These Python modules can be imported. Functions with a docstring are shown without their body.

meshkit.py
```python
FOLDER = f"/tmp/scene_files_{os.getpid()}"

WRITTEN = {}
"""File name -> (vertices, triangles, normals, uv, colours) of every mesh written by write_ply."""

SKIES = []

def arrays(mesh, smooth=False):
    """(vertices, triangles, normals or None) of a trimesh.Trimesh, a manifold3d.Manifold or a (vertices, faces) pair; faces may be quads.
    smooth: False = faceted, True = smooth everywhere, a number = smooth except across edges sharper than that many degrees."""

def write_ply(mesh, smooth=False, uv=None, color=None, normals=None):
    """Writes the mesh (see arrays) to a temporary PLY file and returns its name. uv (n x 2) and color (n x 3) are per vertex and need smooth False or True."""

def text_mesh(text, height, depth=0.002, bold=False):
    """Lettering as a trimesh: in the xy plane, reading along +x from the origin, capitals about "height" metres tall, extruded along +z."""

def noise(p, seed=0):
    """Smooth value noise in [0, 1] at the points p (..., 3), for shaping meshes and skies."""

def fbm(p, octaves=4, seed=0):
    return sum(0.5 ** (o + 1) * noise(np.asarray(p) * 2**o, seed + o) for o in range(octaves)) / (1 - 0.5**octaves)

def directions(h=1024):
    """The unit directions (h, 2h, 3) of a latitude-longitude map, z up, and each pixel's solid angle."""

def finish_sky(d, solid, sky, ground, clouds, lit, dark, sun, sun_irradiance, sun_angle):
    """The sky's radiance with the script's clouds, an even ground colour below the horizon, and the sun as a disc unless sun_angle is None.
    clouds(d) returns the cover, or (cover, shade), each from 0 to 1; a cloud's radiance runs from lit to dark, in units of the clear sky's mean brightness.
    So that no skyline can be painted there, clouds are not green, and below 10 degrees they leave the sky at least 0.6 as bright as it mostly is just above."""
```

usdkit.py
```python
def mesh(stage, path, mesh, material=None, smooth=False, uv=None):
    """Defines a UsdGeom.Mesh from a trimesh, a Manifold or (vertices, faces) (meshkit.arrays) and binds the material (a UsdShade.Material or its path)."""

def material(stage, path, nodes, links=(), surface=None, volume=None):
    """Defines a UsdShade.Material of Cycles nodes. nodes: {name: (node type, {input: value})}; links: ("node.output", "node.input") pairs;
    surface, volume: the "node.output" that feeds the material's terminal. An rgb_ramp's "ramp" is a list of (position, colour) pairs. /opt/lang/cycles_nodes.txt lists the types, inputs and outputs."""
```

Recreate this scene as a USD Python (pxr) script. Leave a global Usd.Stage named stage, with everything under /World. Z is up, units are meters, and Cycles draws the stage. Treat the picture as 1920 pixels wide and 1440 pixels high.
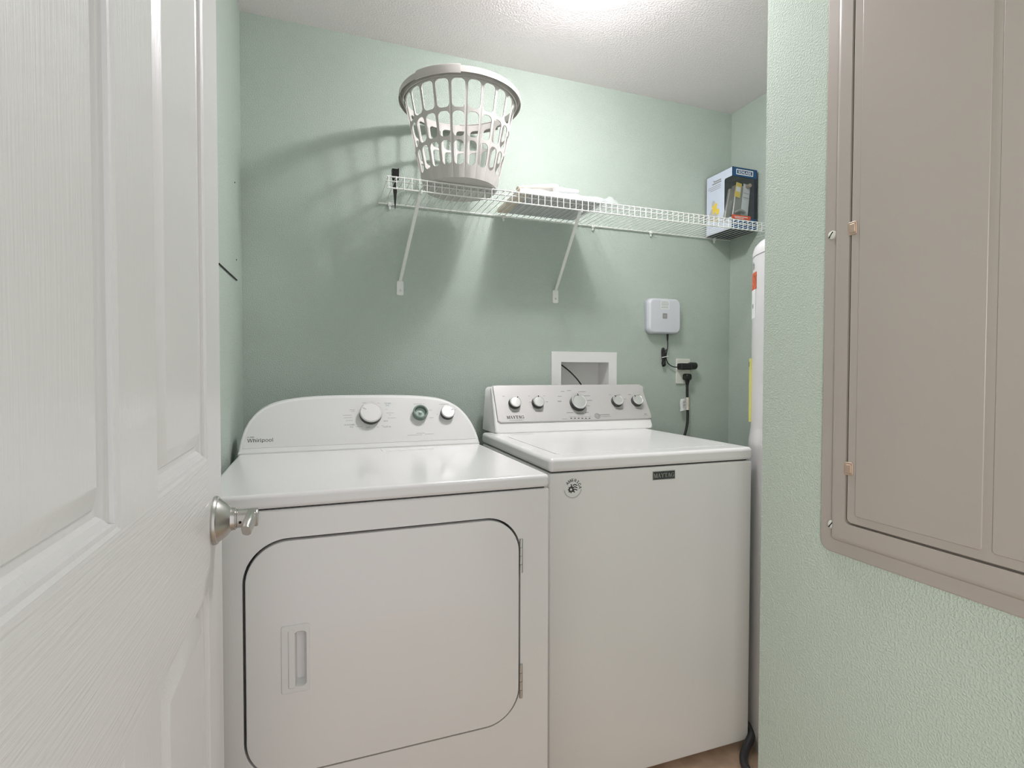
import math
import numpy as np
import trimesh
import manifold3d as m3
import shapely.geometry as sg
import shapely.affinity as sa
from shapely.ops import unary_union
from scipy.interpolate import splprep, splev
import usdkit
import meshkit
from pxr import Usd, UsdGeom, UsdLux, UsdShade, Gf, Sdf

stage = Usd.Stage.CreateInMemory()
UsdGeom.SetStageUpAxis(stage, 'Z')
UsdGeom.SetStageMetersPerUnit(stage, 1.0)
stage.SetDefaultPrim(UsdGeom.Xform.Define(stage, '/World').GetPrim())

# ------------------------------------------------------------------ camera, unseen light, exposure
CAM_H, YAW, PITCH, ROLL, F_PX = 1.2105, .3495, .0236, .0019, 997.68
EXPOSURE = 0.05
AMBIENT = 0.33
LEFT_LIGHT = 17.0
LAMP = 600.0
cam = UsdGeom.Camera.Define(stage, '/World/camera')
cam.CreateHorizontalApertureAttr(36.0)
cam.CreateVerticalApertureAttr(27.0)
cam.CreateFocalLengthAttr(36.0 * F_PX / 1920)
cam.CreateClippingRangeAttr(Gf.Vec2f(.01, 100))
cam.CreateExposureAttr(EXPOSURE)
fw = np.array([math.sin(YAW) * math.cos(PITCH), math.cos(YAW) * math.cos(PITCH), -math.sin(PITCH)])
rt0 = np.array([math.cos(YAW), -math.sin(YAW), 0])
up0 = np.cross(rt0, fw)
rt = rt0 * math.cos(ROLL) + up0 * math.sin(ROLL)
up = -rt0 * math.sin(ROLL) + up0 * math.cos(ROLL)
M = np.eye(4)
M[0, :3], M[1, :3], M[2, :3], M[3, :3] = rt, up, -fw, (0, 0, CAM_H)
cam.AddTransformOp().Set(Gf.Matrix4d(M.tolist()))

dome = UsdLux.DomeLight.Define(stage, '/World/unseen_ambient')          # even ambient light from out of view, entering by the doorway
dome.CreateIntensityAttr(AMBIENT)
dome.CreateColorAttr(Gf.Vec3f(.985, .975, 1.0))

left_light = UsdLux.RectLight.Define(stage, '/World/unseen_left_light')      # unseen light behind left, placed to light the near wall and washer
left_light.CreateWidthAttr(1.1)
left_light.CreateHeightAttr(1.3)
left_light.CreateIntensityAttr(LEFT_LIGHT)
left_light.CreateColorAttr(Gf.Vec3f(1.0, .975, .90))
wz_ = np.array([-1.75, -2.1, 1.55]) - np.array([.55, .6, 1.0])
wz_ /= np.linalg.norm(wz_)
wx_ = np.cross([0, 0, 1.0], wz_); wx_ /= np.linalg.norm(wx_)
M = np.eye(4)
M[0, :3], M[1, :3], M[2, :3], M[3, :3] = wx_, np.cross(wz_, wx_), wz_, (-1.75, -2.1, 1.55)
left_light.AddTransformOp().Set(Gf.Matrix4d(M.tolist()))

# ------------------------------------------------------------------ materials
LOOKS = {}


def L(name, nodes, links=(), surface='p.BSDF'):
    LOOKS[name] = usdkit.material(stage, '/World/Looks/' + name, nodes, links, surface=surface)
    return LOOKS[name]


def plain(name, col, rough=.4, metal=0.0, coat=0.0, **kw):
    d = dict(base_color=col, roughness=rough, metallic=metal, **kw)
    if coat:
        d.update(coat_weight=coat, coat_roughness=.06)
    return L(name, {'p': ('principled_bsdf', d)})


def textured(name, col, rough, scale, dist, strength=.5, stretch=(1, 1, 1), vary=.04, vscale=2.5, detail=2.0, metal=0.0, ramp=None, **kw):
    """Paint or plastic with a fine relief (bump) and a faint large-scale variation of tone."""
    c = np.array(col)
    nodes = {'g': ('geometry', {}), 'm': ('mapping', {'scale': stretch}),
             'n': ('noise_texture', {'scale': scale, 'detail': detail, 'roughness': .5}),
             'b': ('bump', {'strength': strength, 'distance': dist}),
             'v': ('noise_texture', {'scale': vscale, 'detail': 2.0}),
             'r': ('rgb_ramp', {'ramp': [(.3, c * (1 - vary)), (.7, np.minimum(c * (1 + vary), 1))]}),
             'p': ('principled_bsdf', dict(roughness=rough, metallic=metal, **kw))}
    links = [('g.position', 'm.vector'), ('m.vector', 'n.vector'), ('g.position', 'v.vector'), ('v.fac', 'r.fac'), ('r.color', 'p.base_color'),
             ('b.normal', 'p.normal')]
    if ramp:
        nodes['s'] = ('rgb_ramp', {'ramp': [(ramp[0], (0, 0, 0)), (ramp[1], (1, 1, 1))]})
        links += [('n.fac', 's.fac'), ('s.color', 'b.height')]
    else:
        links += [('n.fac', 'b.height')]
    return L(name, nodes, links)


GREEN = (.485, .557, .494)
wall_paint = textured('wall_paint', GREEN, .72, 250, .0019, .55, vary=.02, ramp=(.44, .68), specular_ior_level=.22)
ceiling_paint = textured('ceiling_paint', (.84, .79, .79), .8, 150, .002, .5, vary=.015, ramp=(.4, .7))
floor_mat = textured('floor_vinyl', (.62, .44, .32), .4, 60, .0005, .4, vary=.22, vscale=14, stretch=(1, .4, 1))
white_enamel = textured('white_enamel', (.83, .815, .80), .3, 900, .00003, .2, vary=.012, vscale=3, coat_weight=.35, coat_roughness=.08)
white_gloss = textured('white_gloss_enamel', (.83, .82, .815), .25, 500, .00003, .2, vary=.012, vscale=3, coat_weight=.4, coat_roughness=.13)
white_plastic = textured('white_plastic', (.80, .795, .78), .35, 700, .00002, .2, vary=.01)
fascia_white = textured('fascia_white', (.72, .715, .70), .4, 700, .00002, .2, vary=.01)
silver_fascia = textured('silver_fascia', (.55, .535, .52), .5, 3, .00001, .1, vary=.02, metal=.3)
grain_v = textured('door_paint_upright_grain', (.76, .75, .735), .36, 55, .0009, .6, stretch=(6, 6, .22), vary=.012, detail=3, coat_weight=.15)
grain_h = textured('door_paint_level_grain', (.76, .75, .735), .36, 55, .0011, .8, stretch=(6, .22, 6), vary=.012, detail=3, coat_weight=.15)
nickel = textured('brushed_nickel', (.56, .545, .52), .3, 400, .00003, .3, vary=.03, metal=1.0)
chrome = plain('bright_chrome', (.76, .75, .74), .27, .7)
dial_silver = plain('dial_silver', (.70, .69, .68), .42, .35)
steel = plain('plain_steel', (.62, .61, .59), .35, 1.0)
dark_grip = plain('dark_grip', (.05, .052, .05), .4)
panel_paint = textured('panel_enamel', (.375, .335, .305), .34, 260, .00012, .3, vary=.02, coat_weight=.25, coat_roughness=.15)
brass_clip = plain('copper_clip', (.56, .42, .34), .38, .7)
screw_white = plain('painted_screw', (.72, .72, .68), .3, .3)
flat_black = plain('deep_black', (.012, .012, .012), .7)  # matte black for nail holes, wire, screw slots and pointers
black_plastic = plain('black_plastic', (.016, .016, .017), .38)
black_rubber = plain('black_rubber', (.022, .022, .023), .45)
grey_hose = plain('dark_grey_hose', (.05, .05, .055), .35)
wire_white = plain('white_epoxy_wire', (.80, .81, .78), .35)
basket_plastic = textured('basket_plastic', (.56, .535, .51), .36, 700, .00003, .3, vary=.012, subsurface_weight=.0)
ivory = plain('ivory_plastic', (.72, .74, .66), .4)
router_white = plain('router_plastic', (.68, .69, .74), .4)
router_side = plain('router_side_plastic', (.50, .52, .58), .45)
print_grey = plain('print_grey', (.30, .30, .30), .6)
print_pale = plain('print_pale_grey', (.50, .50, .495), .6)
print_dark = plain('print_dark', (.06, .06, .06), .5)
print_teal = plain('print_teal', (.22, .36, .36), .6)
print_white = plain('print_white', (.82, .82, .82), .5)
badge_dark = plain('badge_dark', (.055, .055, .055), .4)
dial_green = plain('bare_dial_plastic', (.50, .60, .55), .4)
dial_green_dark = plain('bare_dial_ring', (.16, .22, .19), .5)
heater_white = textured('heater_enamel', (.70, .69, .70), .28, 400, .00004, .2, vary=.015, coat_weight=.3)
label_red = textured('label_red_print', (.56, .10, .04), .5, 80, .00001, .1, vary=.45, vscale=90)
label_white = plain('label_white', (.78, .80, .80), .5)
label_yellow = plain('label_yellow', (.72, .72, .22), .5)
box_blue = plain('carton_blue', (.012, .075, .20), .4)
box_navy = plain('carton_inside_navy', (.02, .026, .045), .5)
box_side = plain('carton_pale_side', (.62, .68, .80), .45)
box_red = plain('carton_red', (.66, .11, .05), .5)
yellow_print = plain('yellow_print', (.82, .60, .08), .5)
lock_grey = textured('lock_satin_nickel', (.40, .39, .36), .4, 300, .00002, .2, vary=.05, metal=.5)
board_tan = textured('tan_board', (.72, .63, .53), .6, 40, .0003, .3, stretch=(.3, 3, 3), vary=.1, vscale=30)
cream = textured('cream_wrap', (.70, .66, .58), .45, 60, .0004, .4, vary=.03)
grey_slats = textured('grey_package', (.56, .57, .59), .45, 60, .0004, .3, vary=.04, vscale=18)
film = L('clear_plastic_film', {'g': ('geometry', {}), 'n': ('noise_texture', {'scale': 45, 'detail': 3.0}), 'b': ('bump', {'strength': .8, 'distance': .004}),
                               'd': ('principled_bsdf', {'base_color': (.85, .86, .87), 'roughness': .22}), 't': ('transparent_bsdf', {'color': (.96, .97, .97)}),
                               'x': ('mix_closure', {'fac': .26})},
         [('g.position', 'n.vector'), ('n.fac', 'b.height'), ('b.normal', 'd.normal'), ('t.BSDF', 'x.closure1'), ('d.BSDF', 'x.closure2')], surface='x.closure')
window_film = L('carton_window_film', {'f': ('fresnel', {'IOR': 1.45}), 'g': ('glossy_bsdf', {'color': (.9, .9, .9), 'roughness': .08}), 't': ('transparent_bsdf', {'color': (.93, .94, .95)}),
                                      'x': ('mix_closure', {'fac': .07})}, [('t.BSDF', 'x.closure1'), ('g.BSDF', 'x.closure2')], surface='x.closure')
bulb_glow = L('bulb_glow', {'e': ('emission', {'color': (1.0, .968, 1.0), 'strength': LAMP})}, surface='e.emission')
lamp_glass = L('lamp_glass', {'t': ('transparent_bsdf', {'color': (1, 1, 1)}), 'e': ('emission', {'color': (1.0, .968, 1.0), 'strength': 32.0}), 'x': ('mix_closure', {'fac': .5})},
               [('t.BSDF', 'x.closure1'), ('e.emission', 'x.closure2')], surface='x.closure')

# ------------------------------------------------------------------ scene helpers
FRAMES = {}


def fresh(parent, name):
    k, n = 0, name
    while stage.GetPrimAtPath(f'{parent}/{n}'):
        k += 1
        n = f'{name}_{k:03d}'
    return f'{parent}/{n}'


def data(prim, label=None, cat=None, group=None, kind=None):
    for k, v in (('label', label), ('category', cat), ('group', group), ('kind', kind)):
        if v:
            prim.SetCustomDataByKey(k, v)
    return prim


def thing(name, label, cat, loc=(0, 0, 0), rotz=0.0, group=None):
    path = fresh('/World', name)
    x = UsdGeom.Xform.Define(stage, path)
    x.AddTranslateOp().Set(Gf.Vec3d(*map(float, loc)))
    if rotz:
        x.AddRotateZOp().Set(math.degrees(rotz))
    T = trimesh.transformations.rotation_matrix(rotz, [0, 0, 1])
    T[:3, 3] = loc
    FRAMES[path] = T
    data(x.GetPrim(), label, cat, group)
    return path


def part(name, mesh, mat, parent, label=None, smooth=30, world=False, kind=None):
    """One mesh under a thing or part. world=True: the mesh was made in world coordinates."""
    path = fresh(parent, name)
    if world:
        root = '/'.join(parent.split('/')[:3])
        mesh = mesh.copy() if isinstance(mesh, trimesh.Trimesh) else tri(mesh)
        mesh.apply_transform(np.linalg.inv(FRAMES[root])) if root in FRAMES else None
    usdkit.mesh(stage, path, mesh, LOOKS[mat] if isinstance(mat, str) else mat, smooth=smooth)
    data(stage.GetPrimAtPath(path), label, kind=kind)
    return path


def structure(name, mesh, mat, smooth=30, label=None):
    p = '/World/' + name
    usdkit.mesh(stage, p, mesh, mat, smooth=smooth)
    data(stage.GetPrimAtPath(p), label, name.split('_')[0], kind='structure')
    return p


def single(name, mesh, mat, label, cat, group=None, smooth=30):
    p = fresh('/World', name)
    usdkit.mesh(stage, p, mesh, mat, smooth=smooth)
    data(stage.GetPrimAtPath(p), label, cat, group)
    return p


# ------------------------------------------------------------------ mesh helpers
def tri(m):
    v, f, _ = meshkit.arrays(m)
    return trimesh.Trimesh(v, f, process=False)


def man(m):
    m = m.copy()
    m.merge_vertices()
    return m3.Manifold(m3.Mesh(np.asarray(m.vertices, np.float32), np.asarray(m.faces, np.uint32)))


def cat(*ms):
    out = []
    for m in ms:
        out += list(m) if isinstance(m, (list, tuple)) else [m]
    return trimesh.util.concatenate([m if isinstance(m, trimesh.Trimesh) else tri(m) for m in out])


def box(x0, x1, y0, y1, z0, z1):
    m = trimesh.creation.box([x1 - x0, y1 - y0, z1 - z0])
    m.apply_translation([(x0 + x1) / 2, (y0 + y1) / 2, (z0 + z1) / 2])
    return m


def rbox(x0, x1, y0, y1, z0, z1, r, seg=16):
    s = m3.Manifold.sphere(r, seg)
    pts = [s.translate([x, y, z]) for x in (x0 + r, x1 - r) for y in (y0 + r, y1 - r) for z in (z0 + r, z1 - r)]
    return tri(m3.Manifold.batch_hull(pts))


def rr(w, h, r, n=6):
    """Rounded rectangle ring, centred, counter-clockwise."""
    r = max(min(r, w / 2 - 1e-5, h / 2 - 1e-5), 1e-5)
    out = []
    for cx, cy, a0 in ((w / 2 - r, h / 2 - r, 0), (-w / 2 + r, h / 2 - r, 90), (-w / 2 + r, -h / 2 + r, 180), (w / 2 - r, -h / 2 + r, 270)):
        for k in range(n + 1):
            a = math.radians(a0 + 90 * k / n)
            out.append((cx + r * math.cos(a), cy + r * math.sin(a)))
    return np.array(out)


def ring3(p2, z):
    return np.column_stack([p2, np.full(len(p2), z)])


def loft(rings, cap0=True, cap1=True):
    """Closed skin through rings of equal vertex count; caps are fans about the centroid."""
    n, v, f = len(rings[0]), np.vstack(rings), []
    for k in range(len(rings) - 1):
        a = k * n
        for i in range(n):
            j = (i + 1) % n
            f += [[a + i, a + j, a + n + j], [a + i, a + n + j, a + n + i]]
    v = list(v)
    if cap0:
        v.append(np.mean(rings[0], 0))
        f += [[len(v) - 1, (i + 1) % n, i] for i in range(n)]
    if cap1:
        v.append(np.mean(rings[-1], 0))
        b = (len(rings) - 1) * n
        f += [[len(v) - 1, b + i, b + (i + 1) % n] for i in range(n)]
    return trimesh.Trimesh(np.array(v), np.array(f), process=False)


def slab(w, h, r, d, bev=.002, nb=3, back=0.0):
    """Rounded plate in xy, from z=-back to z=d, its front edge rounded by bev."""
    rings = [ring3(rr(w, h, r), -back), ring3(rr(w, h, r), d - bev)]
    for k in range(1, nb + 1):
        a = math.pi / 2 * k / nb
        o = bev * (1 - math.cos(a))
        rings.append(ring3(rr(w - 2 * o, h - 2 * o, max(r - o, .0004)), d - bev + bev * math.sin(a)))
    return loft(rings)


def place(m, o, ex, ey):
    ex, ey = np.array(ex, float), np.array(ey, float)
    ex /= np.linalg.norm(ex)
    ey = ey - ex * (ey @ ex)
    ey /= np.linalg.norm(ey)
    T = np.eye(4)
    T[:3, 0], T[:3, 1], T[:3, 2], T[:3, 3] = ex, ey, np.cross(ex, ey), o
    m = m.copy() if isinstance(m, trimesh.Trimesh) else tri(m)
    m.apply_transform(T)
    return m


XF, ZF, YF = (1, 0, 0), (0, 0, 1), (0, 1, 0)


def front(m, x, y, z):          # faces -Y
    return place(m, (x, y, z), XF, ZF)


def facing_px(m, x, y, z):      # faces +X
    return place(m, (x, y, z), YF, ZF)


def facing_nx(m, x, y, z):      # faces -X
    return place(m, (x, y, z), (0, -1, 0), ZF)


def extrude(poly, d, z=0.0):
    ms = [trimesh.creation.extrude_polygon(g, d, engine='earcut') for g in getattr(poly, 'geoms', [poly]) if g.area > 1e-12]
    m = trimesh.util.concatenate(ms)
    m.apply_translation([0, 0, z])
    return m


def sweep(pts, r, n=8, caps=True):
    p = np.asarray(pts, float)
    r = np.broadcast_to(r, (len(p),))
    t = np.gradient(p, axis=0)
    t /= np.linalg.norm(t, axis=1, keepdims=True)
    a = np.cross(t[0], [0, 0, 1.0] if abs(t[0][2]) < .9 else [1.0, 0, 0])
    rings = []
    for k in range(len(p)):
        a = a - t[k] * (a @ t[k])
        a /= np.linalg.norm(a)
        b = np.cross(t[k], a)
        ang = np.arange(n) * 2 * math.pi / n
        rings.append(p[k] + r[k] * (np.cos(ang)[:, None] * a + np.sin(ang)[:, None] * b))
    return loft(rings, caps, caps)


def spline(pts, n=24, s=0):
    p = np.asarray(pts, float)
    tck, _ = splprep(p.T, s=s, k=min(3, len(p) - 1))
    return np.array(splev(np.linspace(0, 1, n), tck)).T


def lathe(prof, n=40):
    """Revolves (r, z) about z; ends on the axis are closed by fans."""
    rings = []
    for r, z in prof:
        a = np.arange(n) * 2 * math.pi / n
        rings.append(np.column_stack([max(r, 1e-5) * np.cos(a), max(r, 1e-5) * np.sin(a), np.full(n, z)]))
    return loft(rings)


def text(s, h, d=.0003, bold=False, center=True):
    m = meshkit.text_mesh(s, h, d, bold)
    if center:
        b = m.bounds
        m.apply_translation([-(b[0][0] + b[1][0]) / 2, -(b[0][1] + b[1][1]) / 2, 0])
    return m


def stroke(pts, w):
    return sg.LineString(pts).buffer(w / 2, cap_style='flat', join_style='mitre')


def serif_word(word, h, d=.0004):
    """Roman capitals with thick and thin stems and slab serifs: M A Y T G."""
    T, t, s = .21, .09, .07
    sq = lambda x0, x1, y0, y1: sg.box(x0, y0, x1, y1)
    G = {}
    G['M'] = (unary_union([stroke([(.14, 0), (.14, 1)], t), stroke([(.16, 1), (.50, .02)], T * .85), stroke([(.50, .02), (.80, 1)], t), stroke([(.86, 0), (.86, 1)], T),
                           sq(0, .28, 0, s), sq(.68, 1.04, 0, s), sq(.0, .26, 1 - s, 1), sq(.76, 1.04, 1 - s, 1)]), 1.04)
    G['A'] = (unary_union([stroke([(.13, 0), (.46, 1)], t), stroke([(.46, 1), (.76, 0)], T), sq(.26, .66, .28, .28 + s), sq(0, .28, 0, s), sq(.58, .94, 0, s)]), .94)
    G['Y'] = (unary_union([stroke([(.18, 1), (.46, .45)], T), stroke([(.80, 1), (.52, .45)], t), sq(.38, .60, 0, .5), sq(.27, .71, 0, s), sq(0, .36, 1 - s, 1), sq(.64, .96, 1 - s, 1)]), .96)
    G['T'] = (unary_union([sq(.32, .54, 0, 1), sq(0, .86, 1 - s, 1), sq(0, s, .72, 1), sq(.86 - s, .86, .72, 1), sq(.20, .66, 0, s)]), .86)
    ell = sa.scale(sg.Point(0, 0).buffer(1, 32), .46, .51)
    inn = sa.scale(sg.Point(0, 0).buffer(1, 32), .26, .44)
    g = sa.translate(ell.difference(inn), .47, .5).difference(sq(.5, 1.2, .46, .80))
    G['G'] = (unary_union([g, sq(.68, .88, .02, .46), sq(.56, .97, .42, .42 + s), sq(.80, .80 + s, .66, .98)]), .98)
    x, out = 0, []
    for c in word:
        p, w = G[c]
        out.append(sa.translate(p, x, 0))
        x += w - .02
    u = unary_union(out).intersection(sg.box(-1, 0, 20, 1))
    u = sa.scale(sa.translate(u, -x / 2, -.5), h, h, origin=(0, 0))
    return extrude(u, d)


def bars(rows, d=.0003):
    """Print too small to read: short strips (x, y, w, h)."""
    return cat([box(x - w / 2, x + w / 2, y - h / 2, y + h / 2, 0, d) for x, y, w, h in rows])


# ------------------------------------------------------------------ the room
XL, XR, YB, ZC, XP = -.250, 1.903, 2.10, 2.466, 1.000
YF0 = -.30
BX0, BX1, BZ0, BZ1 = .9895, 1.2245, 1.06, 1.2515            # opening of the laundry outlet box
wp = sg.box(XL - .1, 0, XR + .1, ZC).difference(sg.box(BX0 - .006, BZ0 - .006, BX1 + .006, BZ1 + .006))
structure('wall_back', place(extrude(wp, .10), (0, YB + .10, 0), XF, ZF), wall_paint, smooth=False, label='sage green textured wall behind the washer and dryer')
structure('wall_left', box(XL - .1, XL, YF0, YB, 0, ZC), wall_paint, False, 'narrow strip of sage green wall beside the open white door')
structure('wall_right', box(XR, XR + .1, .55, YB, 0, ZC), wall_paint, False, 'sage green wall beyond the water heater at the far right')
structure('wall_panel', cat(box(XP, XP + .12, YF0, .990, 0, ZC)), wall_paint, False, 'near sage green wall that carries the grey electrical panel')
structure('wall_alcove', box(XP + .12, XR, .870, .990, 0, ZC), wall_paint, False, 'sage green wall closing the heater alcove behind the near wall')
fw_ = sg.box(XL, 0, XP, ZC).difference(sg.box(-.195, -.1, .735, 2.06))
structure('wall_front', place(extrude(fw_, .115), (0, .160, 0), XF, ZF), wall_paint, False, 'green wall out of view around the doorway the room is seen through')  # out of view, closes the front so light bounces back inside
structure('floor', box(XL - .1, XR + .1, YF0, YB + .1, -.05, 0), floor_mat, False, 'brown mottled vinyl floor glimpsed under the washer')
structure('ceiling', box(XL - .1, XR + .1, YF0, YB + .1, ZC, ZC + .05), ceiling_paint, False, 'off-white stippled ceiling over the laundry room')

# marks on the left wall
for yy, zz, lab in ((1.9422, 1.8212, 'upper dark nail hole on the left green wall'), (1.9605, 1.5755, 'lower dark nail hole on the left green wall above the dark wire')):
    single('nail', place(lathe([(0, 0), (.0028, 0), (.0022, .0015), (0, .002)], 12), (XL, yy, zz), YF, ZF), flat_black, lab, 'nail', 'nail holes in the left wall')
single('wire', sweep([(XL + .002, 1.62, 1.4985), (XL + .002, 1.79, 1.503), (XL + .002, 1.9557, 1.508)], .0022, 8), flat_black,
       'thin dark wire stretched across the left green wall beside the door edge', 'wire')

# ------------------------------------------------------------------ ceiling light
lx, ly = .815, 1.447
t = thing('ceiling_light', 'round frosted flush ceiling light glowing white at the top edge', 'ceiling light', (lx, ly, ZC))
part('base_plate', lathe([(0, 0), (.196, 0), (.196, -.010), (.192, -.016), (0, -.016)][::-1], 56), white_plastic, t)
prof = [(0, -.0745)] + [(.190 * math.sin(a), -.016 - .0585 * math.cos(a)) for a in np.linspace(.12, math.pi / 2, 14)]
part('dome', lathe(prof, 56), lamp_glass, t, 'glowing frosted dome', smooth=True)
part('bulb', place(lathe([(0, -.020), (.014, -.020), (.016, -.030), (.040, -.044), (.046, -.054), (.040, -.063), (.022, -.068), (0, -.0695)][::-1], 28), (0, 0, .006), XF, YF), bulb_glow, t, smooth=True)

# ------------------------------------------------------------------ white four-panel door, open against the left wall
XD, DT = -.166, .035
Y0, Y1, ZD0, ZD1 = .165, 1.0805, .012, 2.045
door = thing('door_1', 'white moulded panel door standing open at the left with a satin lever', 'door', (XD, Y0, 0))
FRAMES_D = FRAMES[door]
cols = [(.283, .5632), (.6786, .9585)]
rows_ = [(.235, .8625), (1.0685, 1.915)]
Rl = lambda y0, y1, z0, z1: box(XD - DT, XD, y0, y1, z0, z1)
for y0, y1 in ((Y0, .283), (.9585, Y1)):
    part('stile', Rl(y0, y1, ZD0, ZD1), grain_v, door, smooth=False, world=True)
for z0, z1 in ((ZD0, rows_[0][0]), (rows_[0][1], rows_[1][0]), (rows_[1][1], ZD1)):
    part('rail', Rl(.283, .9585, z0, z1), grain_h, door, smooth=False, world=True)
for z0, z1 in rows_:
    part('mullion', Rl(.5632, .6786, z0, z1), grain_v, door, smooth=False, world=True)
PROF = [(0, 0), (.0035, -.0022), (.0075, -.0028), (.0085, -.0065), (.014, -.0095), (.0175, -.0135), (.0205, -.0145), (.0235, -.0145), (.026, -.0120), (.046, -.0028), (.048, -.0022), (.0495, -.002)]
for y0, y1 in cols:
    for z0, z1 in rows_:
        w, h = y1 - y0, z1 - z0
        rings = [ring3(np.array([(w / 2, h / 2), (-w / 2, h / 2), (-w / 2, -h / 2), (w / 2, -h / 2)]), -DT)]
        for d, z in PROF:
            a, b = w / 2 - d, h / 2 - d
            rings.append(ring3(np.array([(a, b), (-a, b), (-a, -b), (a, -b)]), z))
        part('panel', facing_px(loft(rings), XD, (y0 + y1) / 2, (z0 + z1) / 2), grain_v, door, smooth=20, world=True)
hy, hz = 1.0085, .9585
hd = part('handle', place(lathe([(0, .0), (.040, 0), (.0405, .003), (.039, .0065), (.0365, .0075), (.034, .011), (.027, .020), (.0195, .026), (.0185, .029), (.0185, .033), (.0165, .0335), (.0165, .035), (0, .035)], 48),
                          (XD, hy, hz), YF, ZF), nickel, door, 'satin nickel lever handle', smooth=25, world=True)
part('neck', place(lathe([(0, .0352), (.0150, .0352), (.0155, .037), (.0155, .0655), (.0145, .0672), (0, .0672)], 40), (XD, hy, hz), YF, ZF), nickel, hd, smooth=25, world=True)
lev = spline([(XD + .0565, hy - .004, hz + .001), (XD + .0570, hy - .018, hz - .000), (XD + .0560, hy - .034, hz - .002), (XD + .0540, hy - .050, hz - .009)], 18)
rings = []
for k, p in enumerate(lev):
    s = 1 - .25 * k / 17
    ww, hh = (.0065 * s + .002, .0135 * s + .001)
    sh = rr(2 * ww, 2 * hh, min(ww, hh) * .95, 4)
    tg = lev[min(k + 1, 17)] - lev[max(k - 1, 0)]
    tg /= np.linalg.norm(tg)
    a = np.cross(tg, [0, 0, 1.0]); a /= np.linalg.norm(a)
    rings.append(p + sh[:, :1] * a + sh[:, 1:] * np.cross(a, tg))
part('lever', loft(rings), nickel, hd, smooth=40, world=True)
part('set_screw', place(lathe([(0, 0), (.0022, 0), (.0022, .0008), (0, .0008)], 12), (XD + .041, hy - .0153, hz - .003), (1, 0, 0), (0, 0, 1)), flat_black, hd, world=True)

# ------------------------------------------------------------------ electrical panel on the near right wall
KP = XP / .8
KZ = lambda z: CAM_H + (z - CAM_H) * KP
py0, py1, pz0, pz1 = .315 * KP, .6605 * KP, KZ(.9135), KZ(1.90)
pn = thing('electrical_panel', 'taupe steel electrical panel cover on the near right wall', 'electrical panel', (XP, (py0 + py1) / 2, pz0))
pw, ph = py1 - py0, pz1 - pz0
pcy, pcz = (py0 + py1) / 2, (pz0 + pz1) / 2
dy0, dy1, dz0, dz1 = .350 * KP, .6085 * KP, KZ(.9715), KZ(1.845)             # hinged door
fr = [ring3(rr(pw, ph, .022), 0), ring3(rr(pw, ph, .022), .0035), ring3(rr(pw - .002, ph - .002, .021), .0055), ring3(rr(pw - .006, ph - .006, .019), .0068), ring3(rr(pw - .056, ph - .056, .008), .0072)]
fr += [ring3(rr(pw - .056 - 2 * o_, ph - .056 - 2 * o_, max(.008 - o_, .002)), z_) for o_, z_ in ((.0015, .0100), (.0035, .0125), (.006, .0138), (.009, .0144), (.011, .0145))]
dw, dh = dy1 - dy0, dz1 - dz0
dcx = -((dy0 + dy1) / 2 - pcy)
dcz = (dz0 + dz1) / 2 - pcz
inner = rr(dw + .007, dh + .007, .010) + [dcx, dcz]
fr += [ring3(inner, .0145), ring3(inner, .002)]
part('cover_frame', facing_nx(loft(fr), XP, pcy, pcz), panel_paint, pn, smooth=25, world=True)
pd = [ring3(rr(dw, dh, .009), .003), ring3(rr(dw, dh, .009), .0125), ring3(rr(dw - .003, dh - .003, .008), .0142)]
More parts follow.
